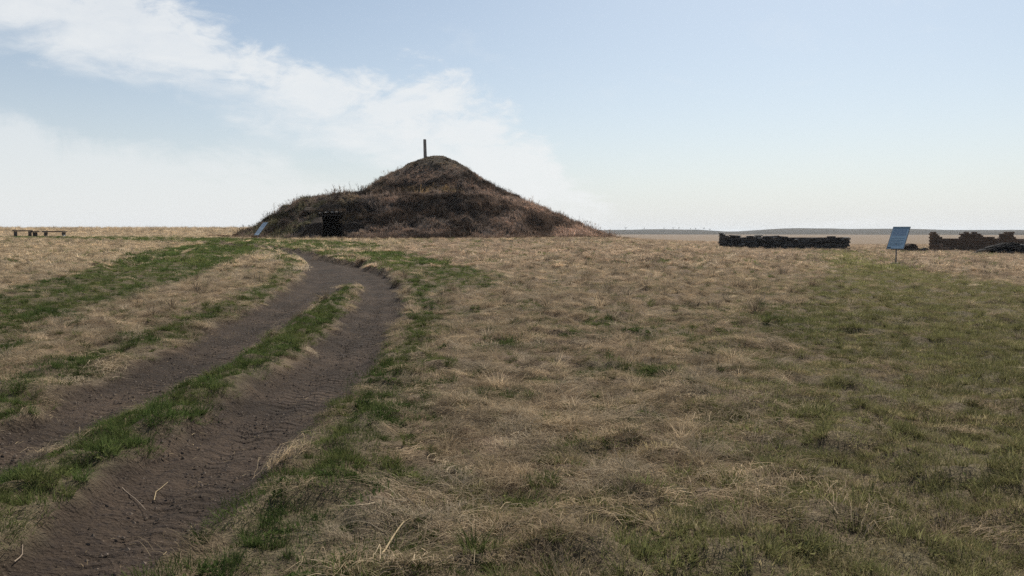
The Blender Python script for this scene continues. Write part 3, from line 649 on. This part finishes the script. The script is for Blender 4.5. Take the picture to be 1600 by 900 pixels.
# ------------------------------------------------------------------ grass: blade clumps scattered by geometry nodes
def strip(V, F, S, pts, w, wd, shade):
    """ribbon along pts, width w at the root, tapering; wd = width direction"""
    b = len(V); n = len(pts)
    for i, p in enumerate(pts):
        k = w * (1 - 0.85 * (i / (n - 1)) ** 1.5) / 2
        V.append(p - wd * k); V.append(p + wd * k); s = shade * (0.72 + 0.28 * min(1, i / (n - 1) * 1.6)) * 0 + shade
        S.append(s); S.append(s)
    for i in range(n - 1): a = b + 2 * i; F.append((a, a + 1, a + 3, a + 2))
def proto(kind, rd, w=0.003, scale=1.0):
    V, F, S = [], [], []
    def vec(a, e=0.0): return np.array([math.cos(a) * math.cos(e), math.sin(a) * math.cos(e), math.sin(e)])
    if kind == 'mat':                                  # combed, matted dead grass
        main = rd.uniform(0, 6.28)
        for k in range(95):
            p0 = np.array([rd.gauss(0, .085), rd.gauss(0, .085), rd.uniform(-0.005, 0.016)]); a = main + rd.gauss(0, 0.42); L = rd.uniform(0.08, 0.25)
            lift = abs(rd.gauss(0, 0.024)) + 0.006; bend = rd.gauss(0, 0.5); pts = []
            for i in range(5):
                s = i / 4; d = vec(a + bend * s); pts.append(p0 + d * L * s + np.array([0, 0, lift * math.sin(min(1, s * 1.15) * 3.0)]))
            wd = vec(a + 1.57 + rd.gauss(0, .2), rd.gauss(0, .5)); strip(V, F, S, pts, w * rd.uniform(.7, 1.5), wd, rd.uniform(0.55, 1.35))
    elif kind in ('tuft', 'greentuft', 'turf', 'tall'):
        n, rad, h0, h1, lean = {'tuft': (75, .05, .12, .27, .75), 'greentuft': (85, .045, .06, .15, .5), 'turf': (95, .17, .03, .085, .55), 'tall': (9, .10, .25, .52, .5)}[kind]
        for k in range(n):
            a = rd.uniform(0, 6.28); rr = rad * math.sqrt(rd.random()); p0 = np.array([rr * math.cos(a), rr * math.sin(a), -0.01])
            a2 = a + rd.gauss(0, .7); L = rd.uniform(h0, h1); e0 = rd.uniform(1.57 - lean, 1.5); droop = rd.uniform(.3, 1.5); pts = [p0]; p = p0
            for i in range(1, 4 if kind != 'tall' else 6):
                m = 3 if kind != 'tall' else 5; e = e0 - droop * (i / m) ** 1.4; p = p + vec(a2, e) * L / m; pts.append(p)
            strip(V, F, S, pts, w * rd.uniform(.8, 1.6), vec(a2 + 1.57 + rd.gauss(0, .4)), rd.uniform(.6, 1.3))
    elif kind == 'leafy':                              # broad-leaved rosette
        for k in range(34):
            a = rd.uniform(0, 6.28); L = rd.uniform(.018, .045); e = rd.uniform(.2, 1.0); p0 = np.array([rd.gauss(0, .035), rd.gauss(0, .035), rd.uniform(0, .03)]); q = p0 + vec(a, e) * L; b = len(V); sd = vec(a + 1.57) * L * .28; m = p0 + vec(a, e + .2) * L * .5
            V += [p0, m - sd, q, m + sd]; F.append((b, b + 1, b + 2, b + 3)); S += [rd.uniform(.7, 1.2)] * 4
    elif kind == 'weed':                               # dead stalks with side twigs
        for k in range(13):
            a = rd.uniform(0, 6.28); p0 = np.array([rd.gauss(0, .16), rd.gauss(0, .16), -0.03]); L = rd.uniform(.16, .42); a2 = rd.uniform(0, 6.28); e = rd.uniform(.95, 1.5); p1 = p0 + vec(a2, e) * L * .55; p2 = p1 + vec(a2, e - .25) * L * .45; sh = rd.uniform(.5, 1.3)
            strip(V, F, S, [p0, p1, p2], w, vec(a2 + 1.57), sh)
            for j in range(5):
                f = rd.uniform(.3, 1); q = p0 + (p2 - p0) * f; b2 = rd.uniform(0, 6.28); strip(V, F, S, [q, q + vec(b2, .7) * L * .16, q + vec(b2, .9) * L * .28], w * .8, vec(b2 + 1.57), sh * rd.uniform(.8, 1.2))
    elif kind == 'stone':
        for k in range(5):
            c = np.array([rd.gauss(0, .12), rd.gauss(0, .12), 0]); s = rd.uniform(.006, .016); b = len(V)
            top = c + np.array([0, 0, s * .9]); ring = [c + np.array([math.cos(j * 1.257) * s * rd.uniform(.8, 1.3), math.sin(j * 1.257) * s * rd.uniform(.8, 1.3), 0]) for j in range(5)]
            V.append(top); V += ring; S += [rd.uniform(.6, 1.4)] * 6
            for j in range(5): F.append((b, b + 1 + j, b + 1 + (j + 1) % 5))
    return np.array(V) * scale, F, np.array(S)
def scatter(name, protos, P, rot, scl, idx, tint, mat, label=None, cat=None):
    """one object: prototype clumps plus loose points, joined by a node group that puts clump k on the points of index k"""
    V, F, S, I = [], [], [], []; off = 0
    for k, (v, f, s) in enumerate(protos):
        V.append(v); F += [tuple(i + off for i in q) for q in f]; S.append(s); I.append(np.full(len(v), k)); off += len(v)
    np_ = off; n = len(P)
    me = bpy.data.meshes.new(name); me.from_pydata(np.concatenate(V + [P]).tolist(), [], F)
    me.materials.append(mat)
    attr(me, 'pid', np.concatenate(I + [-1 - np.asarray(idx)]), 'INT')
    sh = np.concatenate(S + [np.ones(n)]); attr(me, 'shade', np.stack([sh, sh, sh, np.ones_like(sh)], 1), 'FLOAT_COLOR')
    attr(me, 'tint', np.concatenate([np.ones((np_, 4)), np.concatenate([tint, np.ones((n, 1))], 1)]), 'FLOAT_COLOR')
    attr(me, 'rot', np.concatenate([np.zeros((np_, 3)), rot]), 'FLOAT_VECTOR'); attr(me, 'scl', np.concatenate([np.ones(np_), scl]))
    o = bpy.data.objects.new(name, me); COL.objects.link(o)
    ng = bpy.data.node_groups.new(name + '_scatter', 'GeometryNodeTree')
    ng.interface.new_socket('Geometry', in_out='INPUT', socket_type='NodeSocketGeometry'); ng.interface.new_socket('Geometry', in_out='OUTPUT', socket_type='NodeSocketGeometry')
    N, L = ng.nodes.new, ng.links.new; gi, go = N('NodeGroupInput'), N('NodeGroupOutput'); join = N('GeometryNodeJoinGeometry'); L(join.outputs[0], go.inputs[0])
    def named(nm, typ): a = N('GeometryNodeInputNamedAttribute'); a.data_type = typ; a.inputs['Name'].default_value = nm; return a.outputs['Attribute']
    def pick(val):
        c = N('FunctionNodeCompare'); c.data_type = 'INT'; c.operation = 'EQUAL'; L(named('pid', 'INT'), c.inputs[2]); c.inputs[3].default_value = val
        s = N('GeometryNodeSeparateGeometry'); s.domain = 'POINT'; L(gi.outputs[0], s.inputs[0]); L(c.outputs[0], s.inputs[1]); return s.outputs[0]
    for k in range(len(protos)):
        ip = N('GeometryNodeInstanceOnPoints'); L(pick(-1 - k), ip.inputs['Points']); L(pick(k), ip.inputs['Instance'])
        er = N('FunctionNodeEulerToRotation'); L(named('rot', 'FLOAT_VECTOR'), er.inputs[0]); L(er.outputs[0], ip.inputs['Rotation']); L(named('scl', 'FLOAT'), ip.inputs['Scale'])
        L(ip.outputs[0], join.inputs[0])
    md = o.modifiers.new('scatter', 'NODES'); md.node_group = ng
    tag(o, label, cat, kind='stuff'); return o
def field_points(y0, y1, dens, k=0.74, m=2.0):
    area = k * (y1 ** 2 - y0 ** 2) + 2 * m * (y1 - y0); n = int(area * dens * 1.0)
    u = rng.random(n); y = np.sqrt(y0 ** 2 + u * (y1 ** 2 - y0 ** 2)); x = (rng.random(n) * 2 - 1) * (k * y + m)
    return x, y
def lay(gx, gy, spin, jx, jy):
    """euler angles that lay a clump on a slope (gx, gy) after turning it by spin about its own axis"""
    nx, ny, nz = -gx + jx, -gy + jy, np.ones_like(gx); l = np.sqrt(nx * nx + ny * ny + 1); nx, ny, nz = nx / l, ny / l, nz / l
    c, s = np.cos(spin), np.sin(spin); d = c * nx + s * ny
    ax, ay, az_ = c - d * nx, s - d * ny, -d * nz; l = np.sqrt(ax * ax + ay * ay + az_ * az_); ax, ay, az_ = ax / l, ay / l, az_ / l
    bx, by, bz = ny * az_ - nz * ay, nz * ax - nx * az_, nx * ay - ny * ax
    return np.stack([np.arctan2(bz, nz), np.arcsin(np.clip(-az_, -1, 1)), np.arctan2(ay, ax)], 1)
def lerp(a, b, t): return np.asarray(a)[None] * (1 - t[:, None]) + np.asarray(b)[None] * t[:, None]
def build_grass():
    rd = random.Random(4)
    dry = [proto('mat', rd, .0030) for _ in range(5)] + [proto('tuft', rd, .0030) for _ in range(3)] + [proto('tall', rd, .003)]
    dryf = [proto('mat', rd, .008, 1.5) for _ in range(3)] + [proto('tuft', rd, .0075, 1.2) for _ in range(2)]
    grn = [proto('greentuft', rd, .0036) for _ in range(3)] + [proto('turf', rd, .0036) for _ in range(3)] + [proto('leafy', rd)] + [proto('turf', rd, .008, 1.7) for _ in range(2)]
    D = dict(P=[], r=[], s=[], i=[], t=[]); G = dict(P=[], r=[], s=[], i=[], t=[])
    def put(T, x, y, s, i, t, tilt=0.12):
        n = len(x); z = ground_z(x, y); e = .06
        gx = np.clip((ground_z(x + e, y) - ground_z(x - e, y)) / (2 * e), -.9, .9); gy = np.clip((ground_z(x, y + e) - ground_z(x, y - e)) / (2 * e), -.9, .9)
        T['P'].append(np.stack([x, y, z], 1)); T['r'].append(lay(gx, gy, rng.random(n) * 6.283, rng.normal(0, tilt, n), rng.normal(0, tilt, n))); T['s'].append(s); T['i'].append(i); T['t'].append(t)
    def drycol(x, y):
        n = fbm(x * 0.8, y * 0.5, 71); n2 = fbm(x * 3.1, y * 3.1, 72, 3); fa = ss(8, 40, y)
        c = lerp((.395, .308, .203), (.338, .254, .178), np.clip(fa * (x > -6) * 0.9 + (n - .5) * 1.3, 0, 1))
        c = c * (1 - .0 * n[:, None]); gray = ss(.5, .7, n2)[:, None] * .5
        c = c * (1 - gray) + np.array((.36, .31, .235)) * gray
        return c * (rng.uniform(.55, 1.3, (len(x), 1)) + .5 * (rng.random((len(x), 1)) < .18)) * (1 + .5 * ss(9, 40, y))[:, None]
    def grncol(x, y):
        n = fbm(x * 1.1, y * 1.1, 73); ol = (ss(-1, 1.5, sdpolygon(GRN, x, y)) * .8)[:, None]; c = lerp((.070, .100, .032), (.140, .150, .055), np.clip(n * 2 - .6 + rng.normal(0, .25, len(x)), 0, 1)); c = c * (1 - ol) + np.array((.232, .215, .096)) * ol; return c * (1 + .5 * ss(8, 35, y))[:, None] * rng.uniform(.65, 1.25, (len(x), 1))
    OUT = lambda x, y: (mound(x, y) < 0.05)
    for y0, y1, dens, far in ((2.2, 7, 62, 0), (7, 14, 48, 0), (14, 26, 34, 0), (26, 48, 12, 1), (48, 100, 5, 1)):
        x, y = field_points(y0, y1, dens); g = zones(x, y); dm, d, v, st = rut(x, y)
        ok = (dm < 0.5) & (rng.random(len(x)) > 0.96 * ss(.2, .85, g)) & (st < .08) & OUT(x, y) & (np.hypot((x + 41) / 1.6, y - 69.3) > 3.2); x, y, g = x[ok], y[ok], g[ok]; n = len(x)
        if far: i = rng.choice(5, n, p=[.27, .27, .26, .10, .10])
        else: i = rng.choice(9, n, p=[.186, .186, .186, .186, .186, .022, .022, .022, .004])
        s = rng.uniform(.6, 1.1, n) * (0.75 + 0.6 * fbm(x * .7, y * .7, 75))
        put(D, x, y, s, i + (9 if far else 0), drycol(x, y))
    for y0, y1, dens, far in ((2.2, 7, 95, 0), (7, 14, 70, 0), (14, 28, 44, 0), (28, 75, 15, 1)):
        x, y = field_points(y0, y1, dens); g = zones(x, y); dm, d, v, st = rut(x, y)
        ok = (dm < 0.42) & (rng.random(len(x)) < g) & OUT(x, y); x, y, st = x[ok], y[ok], st[ok]; n = len(x)
        i = rng.choice([7, 8], n) if far else rng.choice(7, n, p=[.07, .07, .07, .24, .24, .24, .07])
        put(G, x, y, rng.uniform(.6, 1.15, n) * (0.75 + .5 * fbm(x * .9, y * .9, 76)), i, grncol(x, y) * (1 + .15 * st[:, None]))
    # cropped dead turf between the green on the right-hand path
    for y0, y1, dens, far in ((2.2, 9, 40, 0), (9, 28, 26, 0), (28, 58, 5, 1)):
        x, y = field_points(y0, y1, dens); sd = sdpolygon(GRN, x, y); ok = (sd > -1.2) & (rng.random(len(x)) < .9); x, y = x[ok], y[ok]; n = len(x)
        i = rng.choice([7, 8], n) if far else rng.choice([3, 4, 5], n); put(G, x, y, rng.uniform(.55, .95, n), i, drycol(x, y) * np.array((.82, .86, .72)))
    # dense young grass on the strip between the ruts
    x, y = field_points(2.2, 22, 40, .35, 1.5); dm, d, v, st = rut(x, y); ok = (st > .35) & (dm < .5); x, y = x[ok], y[ok]; n = len(x)
    put(G, x, y, rng.uniform(.5, .85, n), rng.choice([3, 4, 5, 0, 1], n), grncol(x, y))
    # single green tufts and brown tussocks dotted through the dead grass
    x, y = field_points(2.2, 16, 8.5); dm, d, v, st = rut(x, y); ok = (dm < .2) & (fbm(x * .6, y * .6, 77) > .42) & (sdpolygon(GRN, x, y) < rng.uniform(-.5, 2.5, len(x))); x, y = x[ok], y[ok]; n = len(x)
    put(G, x, y, rng.uniform(.35, .85, n), rng.choice([0, 1, 2, 6], n), grncol(x, y) * .85)
    x, y = field_points(13, 60, .8); dm, d, v, st = rut(x, y); ok = (dm < .1) & OUT(x, y) & (zones(x, y) < .6); x, y = x[ok], y[ok]; n = len(x)
    put(D, x, y, rng.uniform(.6, 1.3, n), rng.choice([12, 13], n), drycol(x, y) * .72)
    # ridge grass on the left skyline
    n = 5000; x = rng.uniform(-110, 0, n); y = rng.uniform(98, 140, n); put(D, x, y, rng.uniform(1.2, 2.4, n), rng.choice([9, 10, 11, 12, 13], n), drycol(x, y))
    for T, pr, nm, lb in ((D, dry + dryf, 'dry_grass', 'matted straw-coloured dead grass covering the field'), (G, grn, 'green_grass', 'short fresh green grass along the track and on the right')):
        c = {k: np.concatenate(v) for k, v in T.items()}; print(nm, len(c['P'])); scatter(nm, pr, c['P'], c['r'], c['s'], c['i'], c['t'], M_BLADE, lb, 'grass')
    # crumbs of stone and earth on the track
    x, y = field_points(2.5, 18, 60, .6, 1); dm, d, v, st = rut(x, y); ok = dm > .7; x, y = x[ok], y[ok]; n = len(x)
    scatter('gravel', [proto('stone', rd) for _ in range(4)], np.stack([x, y, ground_z(x, y) - .002], 1), np.stack([np.zeros(n), np.zeros(n), rng.random(n) * 6.28], 1), rng.uniform(.5, 1.2, n), rng.choice(4, n), np.array((.11, .088, .07)) * rng.uniform(.85, 2.0, (n, 1)), M_WEED, 'small gravel and earth crumbs on the dirt track', 'gravel')
def build_litter():
    rd = random.Random(14); pr = []
    for q in range(4):
        V, F, S = [], [], []
        for k in range(7):
            a = rd.uniform(0, 6.28); p = np.array([rd.gauss(0, .14), rd.gauss(0, .14), .006]); d = np.array([math.cos(a), math.sin(a), rd.gauss(0, .08)]); L = rd.uniform(.015, .07); e = np.array([-math.sin(a), math.cos(a), .4])
            strip(V, F, S, [p, p + d * L * .5 + np.array([0, 0, .003]), p + d * L], .0035, e, rd.uniform(.6, 1.3))
        pr.append((np.array(V), F, np.array(S)))
    x, y = field_points(2.5, 22, 16, .6, 1); dm, d, v, st = rut(x, y); ok = (dm > .5) & (rng.random(len(x)) < .35 + .65 * np.exp(-np.clip(d, 0, 2) / .18)); x, y = x[ok], y[ok]; n = len(x)
    scatter('straw_litter', pr, np.stack([x, y, ground_z(x, y)], 1), np.stack([np.zeros(n), np.zeros(n), rng.random(n) * 6.28], 1), rng.uniform(.6, 1.3, n), rng.choice(4, n), np.array((.34, .26, .16)) * rng.uniform(.5, 1.3, (n, 1)), M_WEED, 'short bits of trodden straw littering the wheel ruts', 'straw')
def build_mound_weeds():
    rd = random.Random(8); pr = [proto('weed', rd, .016) for _ in range(4)] + [proto('mat', rd, .012, 1.6) for _ in range(2)] + [proto('tuft', rd, .011, 1.5) for _ in range(3)]
    n = 34000; x = rng.uniform(-27, 11, n); y = rng.uniform(57, 82, n); m = mound(x, y); raw = mound_raw(x, y)
    pc = x + 13.85 + .27 * (y - 61); carve = (np.abs(pc) < 0.95 + 0.1 * np.clip(61 - y, 0, 4)) & (y < 61.6); wing = (x > -16.4) & (x < -11.3) & (y < 60.3) & (y > 58.8)
    capz = (np.abs(pc) < 1.0) & (y > 62.0)
    m = np.where(capz, np.maximum(raw, 2.3), m)
    ok = (raw > 0.08) & ~carve & ~wing & ((m > raw - .2) | capz); x, y, m = x[ok], y[ok], m[ok]; n = len(x)
    e = .15; gx = (mound_raw(x + e, y) - mound_raw(x - e, y)) / (2 * e); gy = (mound_raw(x, y + e) - mound_raw(x, y - e)) / (2 * e)
    n1 = fbm(x * .45, y * .45, 81); n2 = fbm(x * 1.5, y * 1.5, 82, 3)
    u = rng.random(n); top = ss(6.3, 7.3, m)
    weed = u < 0.30 * (0.4 + 1.2 * n1) * (1 - top); i = np.where(weed, rng.choice(4, n), np.where(rng.random(n) < .5, rng.choice([4, 5], n), rng.choice([6, 7, 8], n)))
    rot = np.stack([np.where(weed, 0, np.arctan(gy)) + rng.normal(0, .15, n), np.where(weed, 0, -np.arctan(gx)) + rng.normal(0, .15, n), rng.random(n) * 6.28 * weed], 1)
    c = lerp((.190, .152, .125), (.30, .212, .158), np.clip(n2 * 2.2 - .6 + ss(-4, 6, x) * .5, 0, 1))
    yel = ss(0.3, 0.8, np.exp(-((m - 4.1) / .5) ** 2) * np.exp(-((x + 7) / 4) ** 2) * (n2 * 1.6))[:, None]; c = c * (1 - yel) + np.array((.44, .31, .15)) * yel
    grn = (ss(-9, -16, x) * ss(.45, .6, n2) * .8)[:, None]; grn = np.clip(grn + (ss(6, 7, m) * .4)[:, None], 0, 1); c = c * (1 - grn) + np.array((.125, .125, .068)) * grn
    big = fbm(x * .5, (y + m) * .5, 84, 3); c = c * (.45 + 1.2 * ss(.35, .65, big))[:, None] * (1 + .35 * ss(-4, 6, x))[:, None]  # patchy tone; right flank tinted lighter, its grazing sunlight put into the colour
    c = c * rng.uniform(.55, 1.4, (n, 1)); s = rng.uniform(.5, 1.15, n) * (1 - .5 * ss(4.8, 7, m))
    s = s * np.where(weed, np.where(rng.random(n) < .06, 2.0, 1.0), 0.8)
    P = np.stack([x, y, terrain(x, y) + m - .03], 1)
    # fringe of dead weeds along the foot
    k = 1500; fx = rng.uniform(-26, 10, k); fy = 57.9 + rng.normal(0, .35, k) + np.interp(fx, [-26, -19, -11, 0, 6, 10], [10, 3.2, 0, 2.2, 5.5, 10]); keep = ~((fx > -15.4) & (fx < -12.6)); fx, fy = fx[keep], fy[keep]; k = len(fx)
    P = np.concatenate([P, np.stack([fx, fy, terrain(fx, fy)], 1)]); rot = np.concatenate([rot, np.stack([rng.normal(0, .1, k), rng.normal(0, .1, k), rng.random(k) * 6.28], 1)])
    s = np.concatenate([s, rng.uniform(.4, .95, k)]); i = np.concatenate([i, rng.choice([0, 1, 2, 3, 6, 7, 8], k)]); c = np.concatenate([c, np.array((.22, .145, .095)) * rng.uniform(.6, 1.4, (k, 1))])
    k = 60; fx = rng.uniform(-15.6, -12.6, k); hang = rng.random(k) < .5; fy = np.where(hang, 61.45, 59.2) + rng.normal(0, .15, k); fz = np.where(hang, terrain(fx, fy) + 2.12, terrain(fx, fy))
    P = np.concatenate([P, np.stack([fx, fy, fz], 1)]); rot = np.concatenate([rot, np.stack([np.where(hang, .9, 0.) + rng.normal(0, .2, k), rng.normal(0, .2, k), np.zeros(k)], 1)]); s = np.concatenate([s, rng.uniform(.35, .75, k)]); i = np.concatenate([i, rng.choice([0, 1, 2, 3, 6, 7, 8], k)]); c = np.concatenate([c, np.array((.20, .15, .11)) * rng.uniform(.6, 1.3, (k, 1))])
    k = 26; fx = rng.normal(-0.1, 0.8, k); fy = rng.normal(49.5, .5, k)      # a dark weedy clump in the field before the mound
    P = np.concatenate([P, np.stack([fx, fy, ground_z(fx, fy)], 1)]); rot = np.concatenate([rot, np.zeros((k, 3))]); s = np.concatenate([s, rng.uniform(.4, .8, k)]); i = np.concatenate([i, rng.choice([0, 1, 6, 7], k)]); c = np.concatenate([c, np.array((.09, .08, .05)) * rng.uniform(.6, 1.2, (k, 1))])
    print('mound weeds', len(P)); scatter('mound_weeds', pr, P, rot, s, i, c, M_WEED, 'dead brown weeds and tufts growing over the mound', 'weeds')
build_grass(); build_litter(); build_mound_weeds()

# ------------------------------------------------------------------ loose dry stalks on and beside the track
def build_stalks():
    t = NT('dry_stalk'); n = t.noise(30, 3); t.bsdf(t.mix(n, (0.36, 0.27, 0.15), (0.48, 0.37, 0.22)), 0.7, None, spec=0.2)
    t2 = NT('grey_stalk'); n = t2.noise(30, 3); t2.bsdf(t2.mix(n, (0.24, 0.18, 0.13), (0.34, 0.27, 0.2)), 0.8, None, spec=0.2)
    for pts, r, mat, label in (
        ([(-2.25, 4.90), (-2.29, 5.02), (-2.30, 5.22)], .0027, t.mat, 'straight yellow dry stalk lying across the right wheel rut'),
        ([(-2.54, 5.07), (-2.37, 4.89), (-2.22, 4.72)], .003, t2.mat, 'dark slanting twig at the edge of the grassy middle strip'),
        ([(-1.72, 3.76), (-1.73, 3.84), (-1.75, 3.93)], .0027, t.mat, 'short crooked yellow stalk low in the right wheel rut'),
        ([(-0.61, 3.63), (-0.59, 3.84), (-0.56, 4.02), (-0.47, 4.14)], .004, t.mat, 'long curved pale stalk lying on the foreground grass'),
        ([(-2.44, 3.80), (-2.45, 3.88), (-2.49, 3.95)], .0035, t2.mat, 'forked thin twig at the far lower left of the track')):
        m = len(pts) * 3 - 2; P = np.array(pts); q = np.linspace(0, len(pts) - 1, m); px = np.interp(q, range(len(pts)), P[:, 0]); py = np.interp(q, range(len(pts)), P[:, 1]); hz = ground_z(px, py)
        lift = .06 if P[0, 0] > -1 else .012
        pz = hz.mean() * .5 + hz * .5 + lift; c = [Vector((px[k], py[k], pz[k])) for k in range(m)]; vs = []; fs = []
        for k in range(m):
            d = (c[min(k + 1, m - 1)] - c[max(k - 1, 0)]).normalized(); u = d.cross(Vector((0, 0, 1))).normalized(); w = u.cross(d); rr = r * (1.1 - .6 * k / m)
            vs += [c[k] - c[0] + u * rr * math.cos(j * 1.2566) + w * rr * math.sin(j * 1.2566) for j in range(5)]
            if k: fs += [((k - 1) * 5 + j, (k - 1) * 5 + (j + 1) % 5, k * 5 + (j + 1) % 5, k * 5 + j) for j in range(5)]
        fs += [(4, 3, 2, 1, 0), tuple(m * 5 - 5 + j for j in range(5))]
        o = mesh_obj('dry_stalk', vs, fs, mat); o.location = c[0]; tag(o, label, 'stalk', 'loose dry stalks')
build_stalks()

# ------------------------------------------------------------------ air
def build_haze():
    z0, z1 = -22.0, 16.0; a, b, c, d = -6200, 6200, -1600, 6200
    vs = [(x, y, z) for z in (z0, z1) for x, y in ((a, c), (b, c), (b, d), (a, d))]
    m = bpy.data.materials.new('air'); m.use_nodes = True; nt = m.node_tree; nt.nodes.clear(); o = nt.nodes.new('ShaderNodeOutputMaterial'); v = nt.nodes.new('ShaderNodeVolumePrincipled')
    v.inputs['Color'].default_value = (0.86, 0.92, 1.0, 1); v.inputs['Density'].default_value = 0.00009; v.inputs['Anisotropy'].default_value = 0.35
    nt.links.new(v.outputs[0], o.inputs['Volume'])
    tag(mesh_obj('haze', vs, [(3, 2, 1, 0), (4, 5, 6, 7), (0, 1, 5, 4), (1, 2, 6, 5), (2, 3, 7, 6), (3, 0, 4, 7)], m), kind='stuff')
build_haze()
